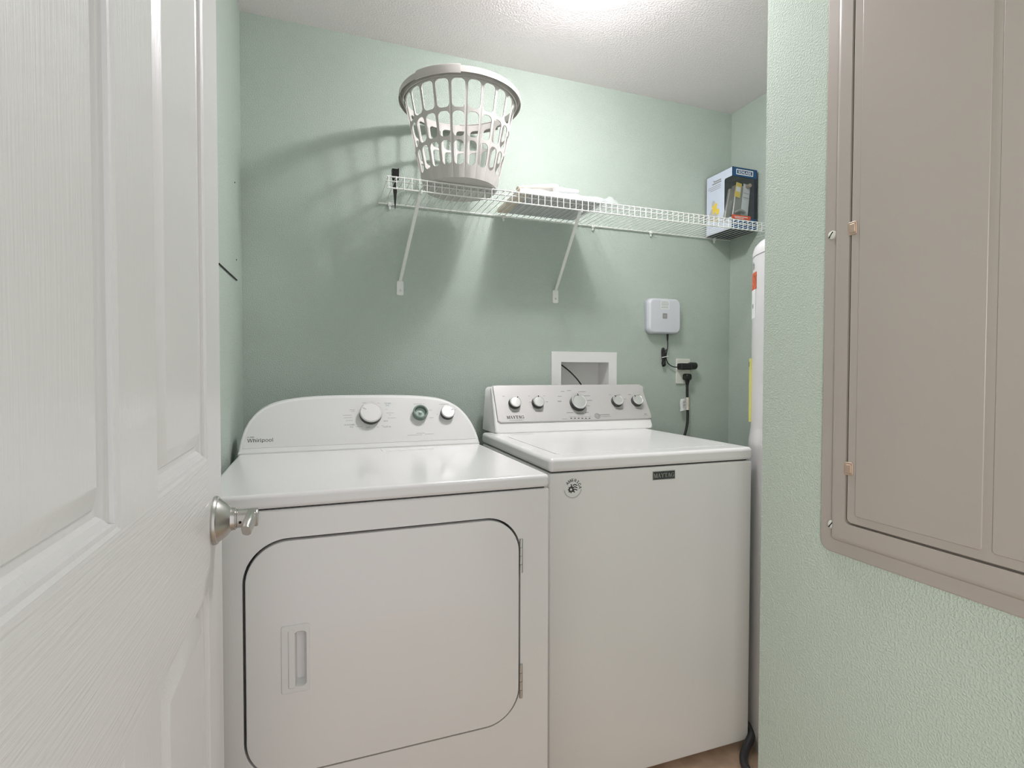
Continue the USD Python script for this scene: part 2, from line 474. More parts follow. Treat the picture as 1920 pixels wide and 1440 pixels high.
pdoor = part('door', facing_nx(loft(pd), XP, (dy0 + dy1) / 2, (dz0 + dz1) / 2), panel_paint, pn, smooth=25, world=True)
for a, b in ((.424 * KP, .594 * KP), (.362 * KP, .4135 * KP)):
    part('embossed_field', facing_nx(slab(b - a, dh - .032, .006, .0022, .0020, 4), XP - .0141, (a + b) / 2, (dz0 + dz1) / 2), panel_paint, pdoor, smooth=60, world=True)
for zz in (KZ(1.4355), KZ(1.0575)):
    part('latch_clip', facing_nx(cat(slab(.018, .026, .003, .0022, .001), trimesh.Trimesh(*meshkit.arrays(place(slab(.012, .017, .002, .002, .001), (.001, 0, .0022), XF, YF))[:2])), XP - .0143, .6055 * KP, zz),
         brass_clip, pn, 'small coppery door clip', world=True)
for yy, zz in ((.6443 * KP, KZ(1.4345)), (.6365 * KP, KZ(.9600))):
    sc = part('screw', facing_nx(lathe([(0, 0), (.0088, 0), (.0090, .0025), (.0076, .0052), (.0042, .0066), (0, .0070)], 24), XP - .0069, yy, zz), screw_white, pn, 'round painted screw', smooth=40, world=True)
    part('slot', facing_nx(place(box(-.007, .007, -.0010, .0010, 0, .0011), (0, 0, .0061), (.6, .8, 0), (-.8, .6, 0)), XP - .0069, yy, zz), flat_black, sc, world=True)

# ------------------------------------------------------------------ dryer
DW, DZ, DG = .760, .958, .9235
dr = thing('clothes_dryer', 'white front-loading clothes dryer with curved console at the left', 'dryer', (-.2255, 1.19, 0), .006)
DX = lambda x: x
cab = man(rbox(0, DW, 0, .70, .022, DG, .006))
ox0, ox1, oz0, oz1, orad = .0785, .6835, .3600, .8635, .088
ow, oh, ocx, ocz = ox1 - ox0, oz1 - oz0, (ox0 + ox1) / 2, (oz0 + oz1) / 2
hole = man(front(loft([ring3(rr(ow, oh, orad, 14), -.028), ring3(rr(ow, oh, orad, 14), .02)]), ocx, 0, ocz))
part('cabinet', tri(cab - hole), white_enamel, dr)
part('door_gap_shade', front(loft([ring3(rr(ow - .001, oh - .001, orad, 14), 0), ring3(rr(ow - .001, oh - .001, orad, 14), .002)]), ocx, .0275, ocz), dark_grip, dr, 'dark sheet standing for shade in the gap around the door')  # dark backing sheet, shade of the door gap put into its colour
dd = loft([ring3(rr(ow - .010, oh - .010, orad - .005, 14), -.024), ring3(rr(ow - .010, oh - .010, orad - .005, 14), .0015), ring3(rr(ow - .0114, oh - .0114, orad - .0057, 14), .0032), ring3(rr(ow - .015, oh - .015, orad - .0075, 14), .0042)])
hx0, hx1, hz0, hz1 = .1497, .2057, .5378, .6815
hcx, hcz = (hx0 + hx1) / 2, (hz0 + hz1) / 2
pull_hole = man(front(loft([ring3(rr(.046, .134, .004), -.021), ring3(rr(.046, .134, .004), .03)]), hcx, 0, hcz))
ddoor = part('door', tri(man(front(dd, ocx, 0, ocz)) - pull_hole), white_enamel, dr)
cx_, cw_, ch_ = (.177 + .1975) / 2, .0205, .112
plate = man(slab(hx1 - hx0, hz1 - hz0, .005, .0062, .0022, 4))
cup = man(loft([ring3(rr(cw_ * .72, ch_ * .92, .003), -.016), ring3(rr(cw_, ch_, .006), .002), ring3(rr(cw_ + .004, ch_ + .006, .009), .0066)]))
cupshell = man(loft([ring3(rr(.045, .133, .004), -.0185), ring3(rr(.045, .133, .004), .0005)]))
shift = [cx_ - hcx, -.001, 0]
pl = (plate + cupshell) - cup.translate(shift)
lip = man(rbox(-.0145, .0005, -.062, .062, -.004, .0085, .004, 12))
pl = pl + lip.translate([-.0008, 0, 0]) - man(box(-.1, .1, -.1, .1, -.06, -.0186))
part('pull_handle', front(tri(pl), hcx, 0, hcz), white_plastic, ddoor, smooth=35)
for z0, z1 in ((.724, .8065), (.4165, .5000)):
    h_ = part('hinge', cat([place(lathe([(0, 0), (.0042, 0), (.0042, (z1 - z0) / 4 - .0008), (0, (z1 - z0) / 4 - .0008)], 14), (.6845, -.0018, z0 + k * (z1 - z0) / 4), XF, YF) for k in range(4)]), steel, dr, 'small metal door hinge', smooth=40)
deck_rings = []
yb0, yb1 = 0.0, .70
part('top_deck', rbox(0, DW, -.002, .70, DG + .003, DZ, .010, 24), white_gloss, dr, smooth=40)
part('deck_gap_shade', box(.01, DW - .01, .01, .69, DG - .004, DG + .006), dark_grip, dr)  # dark filler under the top deck, painted as the shade of that gap
part('lint_lid', place(slab(.165, .052, .004, .0018, .0012), (.500, .540, DZ), XF, YF), white_gloss, dr)
for x in (.05, DW - .05):
    for y in (.06, .64):
        part('foot', place(lathe([(0, 0), (.022, 0), (.022, .008), (.010, .012), (.010, .026), (0, .026)], 18), (x, y, 0), XF, YF), dark_grip, dr)
TL = math.radians(30)
en, ee = np.array([0, -math.cos(TL), math.sin(TL)]), np.array([0, math.sin(TL), math.cos(TL)])
C0 = np.array([0, .586, DZ])
ol = np.array([(-.0007, 0), (0, .0125), (.008, .057), (.020, .102), (.0386, .132), (.059, .154), (.102, .176), (.1655, .189), (.265, .1956), (.385, .1978), (.5115, .1938), (.586, .1895), (.652, .178), (.698, .158), (.733, .123), (.7525, .08), (.7654, .034), (.771, .0)])
ol[:, 0] = (ol[:, 0] + .0007) * (DW / .7717)
osm = spline(ol, 90, s=2e-5)
osm[:, 0] = np.clip(osm[:, 0], 0, DW)
osm[:, 1] = np.maximum(osm[:, 1], 0)
base = np.column_stack([np.linspace(DW, 0, 22)[1:-1], np.zeros(20)])
outl = np.vstack([osm[::-1], base[::-1]])                       # counter-clockwise


def inset(p, d):
    q = np.array(sg.Polygon(p).exterior.coords)[:-1]
    a, b = np.roll(q, 1, 0), np.roll(q, -1, 0)
    tg = b - a
    tg /= np.linalg.norm(tg, axis=1, keepdims=True) + 1e-12
    nn = np.column_stack([-tg[:, 1], tg[:, 0]])
    if sg.Polygon(p).exterior.is_ccw is False:
        nn = -nn
    return q + nn * d


def con(p2, out=0.0):
    return C0 + p2[:, :1] * np.array([1, 0, 0]) + p2[:, 1:] * ee + out * en


o0 = outl
fr_rings = []
bk = con(o0).copy()
bk[:, 1] = .705
fr_rings.append(bk)
bk2 = con(o0).copy(); bk2[:, 1] = np.minimum(np.maximum(bk2[:, 1] + .02, bk2[:, 1]), .702)
fr_rings += [bk2]
for k in range(0, 5):
    a = math.pi / 2 * k / 4
    fr_rings.append(con(inset(o0, .007 * (1 - math.cos(a))), -.007 + .007 * math.sin(a)))
fr_rings[1] = con(o0, -.0072)
part('console', loft([r_ for r_ in fr_rings]), white_plastic, dr, smooth=35)
fasc = sg.Polygon(outl).buffer(-.0105).intersection(sg.box(-1, .0195, 2, 1))
fm = extrude(fasc, .0012)
part('fascia', place(fm, C0 + en * -.0002, XF, ee), fascia_white, dr, 'pale grey control fascia', smooth=False)


def on_con(m, x, e, out=0.001):
    return place(m, C0 + np.array([x, 0, 0]) + ee * e + en * out, XF, ee)


def knob(R, H, parent, place_fn, grip, face, label, mark=None, ringm=None):
    k = part('knob', place_fn(lathe([(0, 0), (R * 1.0, 0), (R * .97, H * .72), (0, H * .72)], 44)), grip, parent, label, smooth=35)
    part('face', place_fn(lathe([(0, H * .70), (R * .985, H * .70), (R * 1.0, H * .76), (R * .985, H * .9), (R * .93, H), (R * .86, H), (R * .845, H * .965), (0, H * .955)], 48)), face, k, smooth=25)
    if mark is not None:
        a = math.radians(mark)
        part('pointer', place_fn(place(box(-.0010, .0010, -R * .16, R * .16, 0, .0006), (R * .66 * math.cos(a), R * .66 * math.sin(a), H * .957), (math.sin(a), -math.cos(a), 0), (math.cos(a), math.sin(a), 0))), print_grey, k)
    return k


SH = .2255
knob(.0365, .024, dr, lambda m: on_con(m, .169 + SH, .1225), dark_grip, dial_silver, 'large timer dial', 150)
knob(.0243, .022, dr, lambda m: on_con(m, .4305 + SH, .119), dark_grip, dial_silver, 'small end dial', 20)
mk = part('knob', on_con(lathe([(0, 0), (.0253, 0), (.0258, .018), (.0245, .021), (.0205, .021), (.0195, .018), (.0190, .006), (0, .006)], 44), .3344 + SH, .1205), dial_green_dark, dr, 'dial without its cap, greenish inside', smooth=35)
part('face', on_con(lathe([(0, .0055), (.0186, .0055), (.0186, .0075), (.009, .0085), (.0055, .0095), (.005, .015), (.003, .016), (0, .016)], 32), .3344 + SH, .1205), dial_green, mk, smooth=35)
part('lettering', on_con(text('Whirlpool', .0118, .0003), -.1640 + SH, .0435), print_dark, dr, 'dark brand word', smooth=False)
bits = [on_con(bars([(0, 0, .004, .002), (.011, 0, .011, .0026)]), -.199 + SH, .0565)]
for s_, x, e in (('Automatic', .100, .095), ('Dry', .106, .086), ('Fluff Air', .221, .083), ('OFF', .217, .104), ('OFF', .158, .082)):
    bits.append(on_con(text(s_, .0052, .0003), x + SH, e - .007))
part('lettering', cat(bits), print_grey, dr, 'grey dial captions', smooth=False)
part('lettering', cat([on_con(text('Timed', .0055, .0003), .227 + SH, .164), on_con(text('Dry', .0055, .0003), .227 + SH, .1555)]), print_teal, dr, 'teal dial caption', smooth=False)
tiny = []
for x, e, w in ((.150, .171, .012), (.178, .172, .008), (.196, .169, .006), (.110, .146, .016), (.112, .141, .012), (.094, .126, .028), (.096, .117, .026), (.100, .107, .022), (.222, .145, .006), (.234, .131, .024),
                (.232, .124, .008), (.238, .112, .028), (.130, .084, .022), (.205, .085, .005), (.190, .080, .005), (.330, .163, .030), (.352, .163, .004), (.424, .160, .036), (.372, .138, .012), (.374, .109, .014), (.395, .121, .006),
                (.462, .137, .006), (.33, .052, .03), (.36, .048, .03), (.31, .046, .05)):
    tiny.append(on_con(bars([(0, 0, w, .0018)]), x + SH, e - .004))
part('lettering', cat(tiny), print_pale, dr, 'rows of tiny pale captions', smooth=False, kind='stuff')

# ------------------------------------------------------------------ washer
WX, WY, WR = .5925, 1.325, -.010
WW, WZ0, WZ1, WZL = .699, .030, .930, .9726
ws = thing('washing_machine', 'white top-loading washing machine with silver control console', 'washing machine', (WX, WY, 0), WR)
part('cabinet', rbox(0, WW, 0, .655, WZ0, WZ1, .007), white_enamel, ws)
part('lid_gap_shade', box(.012, WW - .012, .012, .64, WZ1 - .004, WZ1 + .008), dark_grip, ws)  # dark filler between cabinet and top, colour stands for the shade there
top = man(rbox(-.001, WW + .001, -.003, .660, WZ1 + .0035, WZL, .012, 28))
rec = man(place(loft([ring3(rr(.600, .455, .020), -.0035), ring3(rr(.606, .461, .022), .004)]), (WW / 2, .055 + .2275, WZL), XF, YF))
lidp = part('top_deck', tri(top - rec), white_gloss, ws, smooth=40)
part('lid', place(slab(.594, .449, .018, .0042, .0016, back=.0), (WW / 2, .055 + .2275, WZL - .0035), XF, YF), white_gloss, ws, 'glossy white lid', smooth=40)
part('sticker', place(slab(.085, .012, .002, .0003, .0001), (.128, .552, WZL - .0001), XF, YF), print_pale, lidp, 'grey strip label')
for x in (.05, WW - .05):
    for y in (.06, .60):
        part('foot', place(lathe([(0, 0), (.022, 0), (.022, .010), (.010, .014), (.010, .034), (0, .034)], 18), (x, y, 0), XF, YF), dark_grip, ws)
ca = -.04
cex = np.array([math.cos(ca), math.sin(ca), 0]); cny = np.array([-math.sin(ca), math.cos(ca), 0])
cn = -cny * math.cos(TL) + np.array([0, 0, math.sin(TL)]); ce = cny * math.sin(TL) + np.array([0, 0, math.cos(TL)])
P1 = np.array([.98, 1.908, WZL])


def on_ws(m, x, e, out=0.0):
    return place(m, P1 + cex * x + ce * e + cn * out, cex, ce)


def wpt(p2, out=0.0):
    p2 = np.asarray(p2)
    return P1 + p2[:, :1] * cex + p2[:, 1:] * ce + out * cn


def trap(x0b, x1b, x0t, x1t, e0, e1, r, n=6):
    """Rounded trapezoid ring."""
    u = rr(1, 1, .0001, n)
    pol = sg.Polygon([(x0b, e0), (x1b, e0), (x1t, e1), (x0t, e1)]).buffer(-r).buffer(r, 12)
    ln = pol.exterior
    k = np.linspace(0, 1, 120, endpoint=False)
    q = np.array([ln.interpolate(s, normalized=True).coords[0] for s in k])
    if not ln.is_ccw:
        q = q[::-1]
    j = np.argmin(np.hypot(q[:, 0] - x0b, q[:, 1] - e0))
    return np.roll(q, -j, 0)


f0 = trap(-.345, .345, -.336, .352, 0, .212, .012)
back = wpt(f0).copy()
cc = np.array([0, .10])
bk = wpt(np.column_stack([f0[:, 0] * 1.05, f0[:, 1] * .96])).copy()
bk[:, 1] = 2.028 - (bk[:, 0] - .98) * .04
rings = [bk, wpt(f0, -.012), wpt(f0, -.004), wpt(f0 * [.992, 1] + [0, 0], 0)]
q = f0.copy(); q[:, 0] = q[:, 0] * .988; q[:, 1] = .1 + (q[:, 1] - .1) * .965
rings[-1] = wpt(q, 0)
part('console', loft(rings), white_plastic, ws, smooth=35, world=True)
f1 = trap(-.331, .351, -.331, .343, .0425, .2085, .010)
fr1 = [wpt(f1, -.002), wpt(f1, .0030)]
for k in range(1, 4):
    a = math.pi / 2 * k / 3
    s = .004 * (1 - math.cos(a))
    q = f1.copy(); c_ = q.mean(0); q = c_ + (q - c_) * (1 - s / np.array([.34, .083]))
    fr1.append(wpt(q, .003 + .003 * math.sin(a)))
part('fascia', loft(fr1), silver_fascia, ws, 'brushed silver control fascia', smooth=35, world=True)
FO = .0061


def wknob(x, e, R, H, mark, label):
    k = part('knob', on_ws(lathe([(0, 0), (R * 1.06, 0), (R * 1.04, H * .3), (R * .99, H * .32), (R * .97, H * .78), (0, H * .78)], 44), x, e, FO), dark_grip, ws, label, smooth=35, world=True)
    part('face', on_ws(lathe([(0, H * .74), (R * .985, H * .74), (R * 1.0, H * .8), (R * .97, H * .95), (R * .92, H), (R * .86, H), (R * .78, H * .93), (R * .75, H * .93), (0, H * .95)], 48), x, e, FO), chrome, k, 'silver dial face', smooth=25, world=True)
    a = math.radians(mark)
    part('pointer', on_ws(place(box(-.0016, .0016, -R * .14, R * .14, 0, .0012), (R * .86 * math.cos(a), R * .86 * math.sin(a), H * .97), (math.sin(a), -math.cos(a), 0), (math.cos(a), math.sin(a), 0)), x, e, FO), flat_black, k, world=True)


for x, mk_, lab in ((-.2522, 60, 'first small silver dial'), (-.1547, 88, 'second small silver dial'), (.2008, 125, 'third small silver dial'), (.2955, 130, 'end small silver dial')):
    wknob(x, .1245, .0237, .022, mk_, lab)
wknob(.0205, .1195, .0335, .025, 95, 'large cycle dial')
part('lettering', on_ws(serif_word('MAYTAG', .0128), -.2575, .0650, FO), print_dark, ws, 'grey serif brand word', smooth=False, world=True)
cap = []
for x, e, w, h in ((-.2575, .052, .056, .0016), (-.2522, .088, .03, .0028), (-.1547, .0885, .034, .0034), (-.292, .158, .010, .002), (-.185, .157, .008, .002), (-.120, .157, .008, .002), (-.185, .130, .008, .002),
                   (-.113, .130, .010, .002), (.205, .0915, .036, .0036), (.297, .0915, .03, .003), (.178, .158, .010, .002), (.225, .158, .010, .002), (.244, .137, .012, .002), (.272, .158, .014, .003), (.318, .158, .012, .002),
                   (-.035, .176, .016, .003), (-.005, .180, .018, .003), (.052, .174, .034, .003), (.070, .155, .03, .003), (.078, .133, .022, .003), (.066, .108, .014, .003), (-.052, .154, .018, .003), (-.058, .131, .016, .005),
                   (-.022, .079, .03, .003), (.022, .075, .032, .0035), (.052, .078, .016, .003), (-.052, .0515, .022, .0016), (.322, .0645, .010, .004), (.322, .058, .018, .0014), (.130, .0655, .045, .0045), (.133, .0575, .042, .0016)):
    cap.append(on_ws(bars([(0, 0, w, h)]), x, e, FO))
for k in range(6):
    cap.append(on_ws(bars([(0, 0, .012, .0012)]), -.022 + .0165 * k, .0605, FO))
part('lettering', cat(cap), print_grey, ws, 'rows of tiny grey captions', smooth=False, world=True, kind='stuff')
for k in range(6):
    part('indicator', on_ws(slab(.0078, .0034, .0015, .0006, .0002), -.0225 + .0161 * k, .0535 - .0004 * k, FO), print_dark, ws, world=True)
lg = [extrude(sg.Point(0, 0).buffer(.0130, 32).difference(sg.Point(.0008, -.0008).buffer(.0092, 32)), .0004), extrude(sg.Point(.0015, -.001).buffer(.0078, 32).difference(sg.Point(.002, -.0015).buffer(.0050, 32)), .0004),
      extrude(sg.Point(.0025, -.002).buffer(.003, 24), .0004)]
part('logo', on_ws(cat(lg), .0955, .0607, FO), print_grey, ws, 'round swirl emblem', smooth=False, world=True)
# front badge and round sticker (world coordinates on the front face)
yf = lambda x: WY + (x - WX) * math.tan(WR)


def on_front(m, x, z, out=0.0):
    return place(m, (x, yf(x) - out, z), (math.cos(WR), math.sin(WR), 0), ZF)


bd = part('badge', on_front(slab(.0785, .0262, .001, .0022, .0006), .9602, .9045), steel, ws, 'dark name badge with silver letters', smooth=False, world=True)
part('badge_face', on_front(slab(.0745, .0222, .0006, .0003, .0001), .9602, .9045, .0022), badge_dark, bd, smooth=False, world=True)
part('lettering', on_front(serif_word('MAYTAG', .0128), .9602, .9045, .0025), steel, bd, smooth=False, world=True)
stk = part('sticker', on_front(lathe([(0, 0), (.0285, 0), (.0285, .0003), (0, .0004)], 40), .6630, .8862, .0001), white_plastic, ws, 'round emblem sticker with arched word', smooth=False, world=True)
marks = [extrude(sg.Point(0, 0).buffer(.0275, 40).difference(sg.Point(0, 0).buffer(.0250, 40)).intersection(sg.box(-.03, -.03, .03, -.004)), .0003)]
part('ring', on_front(cat(marks), .6630, .8862, .0005), print_pale, stk, smooth=False, world=True)
marks = []
for k, c in enumerate('AMERICA'):
    a = math.radians(150 - 22.5 * k - 12)
    marks.append(place(text(c, .0078, .0003, True), (.0225 * math.cos(a), .0225 * math.sin(a), 0), (math.sin(a), -math.cos(a), 0), (math.cos(a), math.sin(a), 0)))
gear = unary_union([sg.Point(0, 0).buffer(.0078)] + [sa.rotate(sg.box(-.0016, .006, .0016, .0098), 45 * k, origin=(0, 0)) for k in range(8)]).difference(sg.Point(0, 0).buffer(.0034))
flag = unary_union([sg.LineString([(.001, .0085 - .0065 * j), (.006, .0105 - .0065 * j), (.0125, .0075 - .0065 * j)]).buffer(.0014) for j in range(3)] + [stroke([(-.006, .012), (.005, -.012)], .003)])
marks += [extrude(unary_union([sa.translate(gear, -.0055, -.003), flag]), .0003)]
part('lettering', on_front(cat(marks), .6630, .8862, .0005), print_dark, stk, smooth=False, world=True)

# ------------------------------------------------------------------ black drain hose under the washer
hp = spline([(1.3085, 1.346, .058), (1.298, 1.314, .046), (1.271, 1.302, .028), (1.240, 1.284, .016), (1.206, 1.238, .0135), (1.205, 1.16, .0135), (1.235, 1.06, .0135)], 40)
single('drain_hose', sweep(hp, .0125, 12), grey_hose, 'dark grey hose curling out from under the washer corner to the floor', 'hose', smooth=60)

# ------------------------------------------------------------------ water heater
HX, HY, HR = 1.525, 1.249, .2215
wh = thing('water_heater', 'tall white cylindrical water heater half hidden behind the near wall', 'water heater', (HX, HY, 0))
RL = HR + .007
part('lower_jacket', lathe([(0, .036), (RL, .036), (RL, .970), (RL - .001, .985), (HR + .003, 1.005), (HR, 1.030), (0, 1.030)], 96), heater_white, wh, smooth=40)
part('upper_jacket', lathe([(0, 1.030), (HR, 1.030), (HR, 1.583), (0, 1.583)], 96), heater_white, wh, smooth=40)
part('cap', lathe([(0, 1.5835), (HR - .002, 1.5835), (HR - .002, 1.586), (HR + .0008, 1.586), (HR + .0008, 1.600), (HR - .004, 1.618), (HR - .016, 1.632), (HR - .04, 1.641), (HR - .09, 1.645), (0, 1.648)], 96), heater_white, wh, smooth=40)
part('base_ring', lathe([(0, 0), (RL - .004, 0), (RL - .004, .034), (0, .034)], 96), heater_white, wh, smooth=40)


def patch(a0, a1, z0, z1, r, th=.0006, n=10):
    a = np.radians(np.linspace(a0, a1, n))
    v, f = [], []
    for rr_ in (r, r + th):
        for z in (z0, z1):
            v += [(rr_ * math.cos(x), rr_ * math.sin(x), z) for x in a]
    for i in range(n - 1):
        A, B, C_, D = i, n + i, 2 * n + i, 3 * n + i
        f += [[C_, C_ + 1, D + 1], [C_, D + 1, D], [A, B + 1, A + 1], [A, B, B + 1], [B, D, D + 1], [B, D + 1, B + 1], [A, A + 1, C_ + 1], [A, C_ + 1, C_]]
    e = [0, n, 2 * n, 3 * n]
    f += [[e[0], e[2], e[3]], [e[0], e[3], e[1]], [e[0] + n - 1, e[3] + n - 1, e[2] + n - 1], [e[0] + n - 1, e[1] + n - 1, e[3] + n - 1]]
    return trimesh.Trimesh(np.array(v), np.array(f), process=False)


part('label', patch(112, 155, 1.478, 1.533, HR + .0003), label_red, wh, 'red pictured warning label')
lw_ = part('label', patch(112, 153, 1.385, 1.478, HR + .0003), label_white, wh, 'white instruction label')
part('label', patch(100, 142, 1.045, 1.255, HR + .0002, .007), label_yellow, wh, 'yellow efficiency label')
part('label_header', patch(106, 142.2, 1.228, 1.244, HR + .0073), print_dark, wh, 'black header on the yellow label')
a = math.radians(146)
part('lettering', place(text('th', .024, .0004), ((HR + .0003) * math.cos(a), (HR + .0003) * math.sin(a), 1.556), (-math.sin(a), math.cos(a), 0), ZF), print_grey, wh, smooth=False)
sy = [extrude(sg.Point(0, 0).buffer(.008, 24).difference(sg.Point(0, 0).buffer(.0062, 24)), .0004), place(text('R', .008, .0004), (0, 0, 0), XF, YF)]
part('lettering', place(cat(sy), ((HR + .0012) * math.cos(a), (HR + .0012) * math.sin(a), 1.425), (-math.sin(a), math.cos(a), 0), ZF), print_grey, wh, smooth=False)

# ------------------------------------------------------------------ laundry outlet box in the back wall
ob = thing('laundry_outlet_box', 'white recessed laundry outlet box in the green wall behind the washer', 'outlet box', (1.104, YB, BZ0))
fro = sg.box(.9435, 1.012, 1.2652, 1.2972).difference(sg.box(BX0, BZ0, BX1, BZ1))
part('face_frame', place(extrude(fro, .007), (0, YB - .0001, 0), XF, ZF), white_plastic, ob, smooth=False, world=True)
inn = cat(box(BX0 - .004, BX1 + .004, YB + .088, YB + .092, BZ0 - .004, BZ1 + .004), box(BX0 - .004, BX0, YB, YB + .09, BZ0 - .004, BZ1 + .004), box(BX1, BX1 + .004, YB, YB + .09, BZ0 - .004, BZ1 + .004),
          box(BX0, BX1, YB, YB + .09, BZ1, BZ1 + .004), box(BX0, BX1, YB, YB + .09, BZ0 - .004, BZ0))
part('recess', inn, white_plastic, ob, smooth=False, world=True)
cb = spline([(1.006, YB + .060, 1.249), (1.035, YB + .040, 1.225), (1.075, YB + .015, 1.180), (1.108, YB + .004, 1.125), (1.118, YB - .002, 1.06), (1.12, YB - .012, .95)], 26)
single('cable', sweep(cb, .0030, 8), black_rubber, 'thin black cable bending down inside the recessed outlet box', 'cable', smooth=60)

# ------------------------------------------------------------------ wall router, its adapter and the power cord
rt_ = thing('wall_router', 'small square white network box mounted on the green wall', 'router', (1.5, YB, 1.39))
rb = part('housing', place(loft([ring3(rr(.172, .160, .026), 0), ring3(rr(.176, .163, .027), .006), ring3(rr(.174, .161, .026), .026), ring3(rr(.168, .155, .024), .0335), ring3(rr(.160, .147, .021), .0365), ring3(rr(.152, .139, .018), .0368)]),
                          (1.502, YB - .0005, 1.4665), XF, ZF), router_white, rt_, smooth=35, world=True)
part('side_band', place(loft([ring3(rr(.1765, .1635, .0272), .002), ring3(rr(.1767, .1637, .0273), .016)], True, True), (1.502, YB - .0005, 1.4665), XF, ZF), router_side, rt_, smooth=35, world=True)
part('emblem', place(slab(.0245, .0245, .003, .0005, .0002), (1.499, YB - .0373, 1.4665), XF, ZF), print_grey, rt_, 'grey square emblem', world=True)
part('emblem_pattern', place(bars([(0, .004, .016, .0014), (0, 0, .016, .0014), (0, -.004, .016, .0014)]), (1.499, YB - .0378, 1.4665), XF, ZF), print_pale, rt_, world=True)
lb = part('label', place(slab(.050, .040, .004, .0003, .0001), (1.499, YB - .0373, 1.5175), XF, ZF), label_white, rt_, 'small white printed label', world=True)
part('lettering', place(bars([(0, .012, .034, .0022), (0, .006, .040, .0022), (0, .000, .040, .0022), (0, -.006, .034, .0022), (-.002, -.013, .04, .003)]), (1.499, YB - .0377, 1.5175), XF, ZF), print_pale, lb, smooth=False, world=True)

pl_ = thing('wall_outlet', 'ivory wall outlet plate crowded by a black adapter and plug', 'outlet', (1.628, YB, 1.152))
part('plate', place(slab(.0785, .119, .005, .006, .003, 4), (1.6285, YB - .0002, 1.2125), XF, ZF), ivory, pl_, smooth=40, world=True)
for zz in (1.2385, 1.1945):
    part('socket', place(slab(.034, .028, .012, .0015, .0006), (1.6285, YB - .006, zz), XF, ZF), ivory, pl_, world=True)

ad = thing('power_adapter', 'black sideways power adapter plugged into the upper outlet with a tied lead', 'power adapter', (1.64, YB - .0075, 1.237))
part('body', cat(rbox(1.589, 1.652, YB - .043, YB - .0076, 1.2205, 1.2505, .006), rbox(1.640, 1.690, YB - .040, YB - .010, 1.222, 1.255, .0125)), black_plastic, ad, smooth=40, world=True)
lead = spline([(1.5285, YB - .018, 1.383), (1.530, YB - .018, 1.345), (1.531, YB - .014, 1.315), (1.527, YB - .010, 1.285), (1.533, YB - .010, 1.258), (1.556, YB - .012, 1.2375), (1.592, YB - .018, 1.2345)], 36)
part('lead', sweep(lead, .0022, 8), black_rubber, ad, smooth=60, world=True)
part('lead_plug', sweep([(1.5285, YB - .018, 1.3862), (1.5285, YB - .018, 1.375), (1.5288, YB - .018, 1.362), (1.529, YB - .018, 1.352)], [.0046, .0046, .0040, .0026], 12), black_plastic, ad, smooth=40, world=True)
coil = []
for k in range(6):
    th = np.linspace(0, 2 * math.pi, 30)
    ox = 1.5115 + .0022 * (k - 2.5)
    sg_, tw = (-1) ** k, .0035 * (k % 3 - 1)
    coil.append(np.column_stack([1.5115 + sg_ * (.0062 + .0016 * k) * np.sin(th) * (.25 + .75 * np.abs(np.cos(th))) + tw * np.cos(th), YB - .006 - .0026 * k + .0015 * np.cos(2 * th), 1.278 + (.043 - .0035 * (k % 3)) * np.cos(th + .25 * (k - 2))]))
part('lead_coil', cat([sweep(c, .0021, 7) for c in coil]), black_rubber, ad, 'lead folded into a bundle', smooth=60, world=True)
part('twist_tie', sweep([(1.4955, YB - .022, 1.276), (1.503, YB - .0255, 1.278), (1.512, YB - .0265, 1.2795), (1.522, YB - .024, 1.281), (1.531, YB - .019, 1.283)], .0022, 6), label_white, ad, 'pale twist tie', world=True)

pc = thing('appliance_power_cable', 'thick black appliance cord hanging from the lower outlet behind the washer', 'power cord', (1.64, YB - .0075, 1.19))
part('plug', place(loft([ring3(np.array(p_) * [1, 1], z_) for p_, z_ in ((rr(.034, .030, .008), 0), (rr(.036, .032, .009), .010), (rr(.034, .030, .009), .022), (rr(.026, .024, .009), .027))]), (1.6405, YB - .0078, 1.186), XF, ZF), black_plastic, pc, smooth=40, world=True)
part('plug_neck', sweep([(1.6405, YB - .020, 1.186), (1.6408, YB - .020, 1.166), (1.641, YB - .020, 1.150)], [.0150, .0105, .0068], 14), black_plastic, pc, smooth=50, world=True)
part('cord', sweep(spline([(1.641, YB - .020, 1.155), (1.642, YB - .018, 1.110), (1.646, YB - .016, 1.05), (1.648, YB - .016, 1.00), (1.640, YB - .018, .945), (1.620, YB - .022, .895), (1.58, YB - .025, .82)], 36), .0062, 10), black_rubber, pc, smooth=60, world=True)
part('tag_band', sweep([(1.6423, YB - .0175, 1.090), (1.6445, YB - .0165, 1.06), (1.6463, YB - .016, 1.030)], .0076, 12), board_tan, pc, 'tan paper wrapped round the cord', smooth=50, world=True)
n_ = 8
tagv = [(1.637 - .036 * u_ + .002 * math.sin(7 * v_), YB - .019 - .006 * math.sin(3.0 * u_) - .002 * v_, 1.031 + .057 * v_ - .006 * u_) for u_ in np.linspace(0, 1, n_) for v_ in np.linspace(0, 1, n_)]
tagf = [[i * n_ + j, i * n_ + j + 1, (i + 1) * n_ + j + 1, (i + 1) * n_ + j] for i in range(n_ - 1) for j in range(n_ - 1)]
tm_ = trimesh.Trimesh(*meshkit.arrays((np.array(tagv), np.array(tagf)))[:2], process=False)
t2 = tm_.copy(); t2.apply_translation([0, .0005, 0]); t2.invert()
part('paper_tag', cat(tm_, t2), label_white, pc, 'curled white paper tag', smooth=60, world=True)
part('lettering', place(bars([(-.004, .012, .016, .002), (-.006, .006, .010, .002), (-.004, -.004, .014, .004), (-.006, -.013, .012, .002)]), (1.622, YB - .0275, 1.058), XF, ZF), print_grey, pc, smooth=False, world=True)

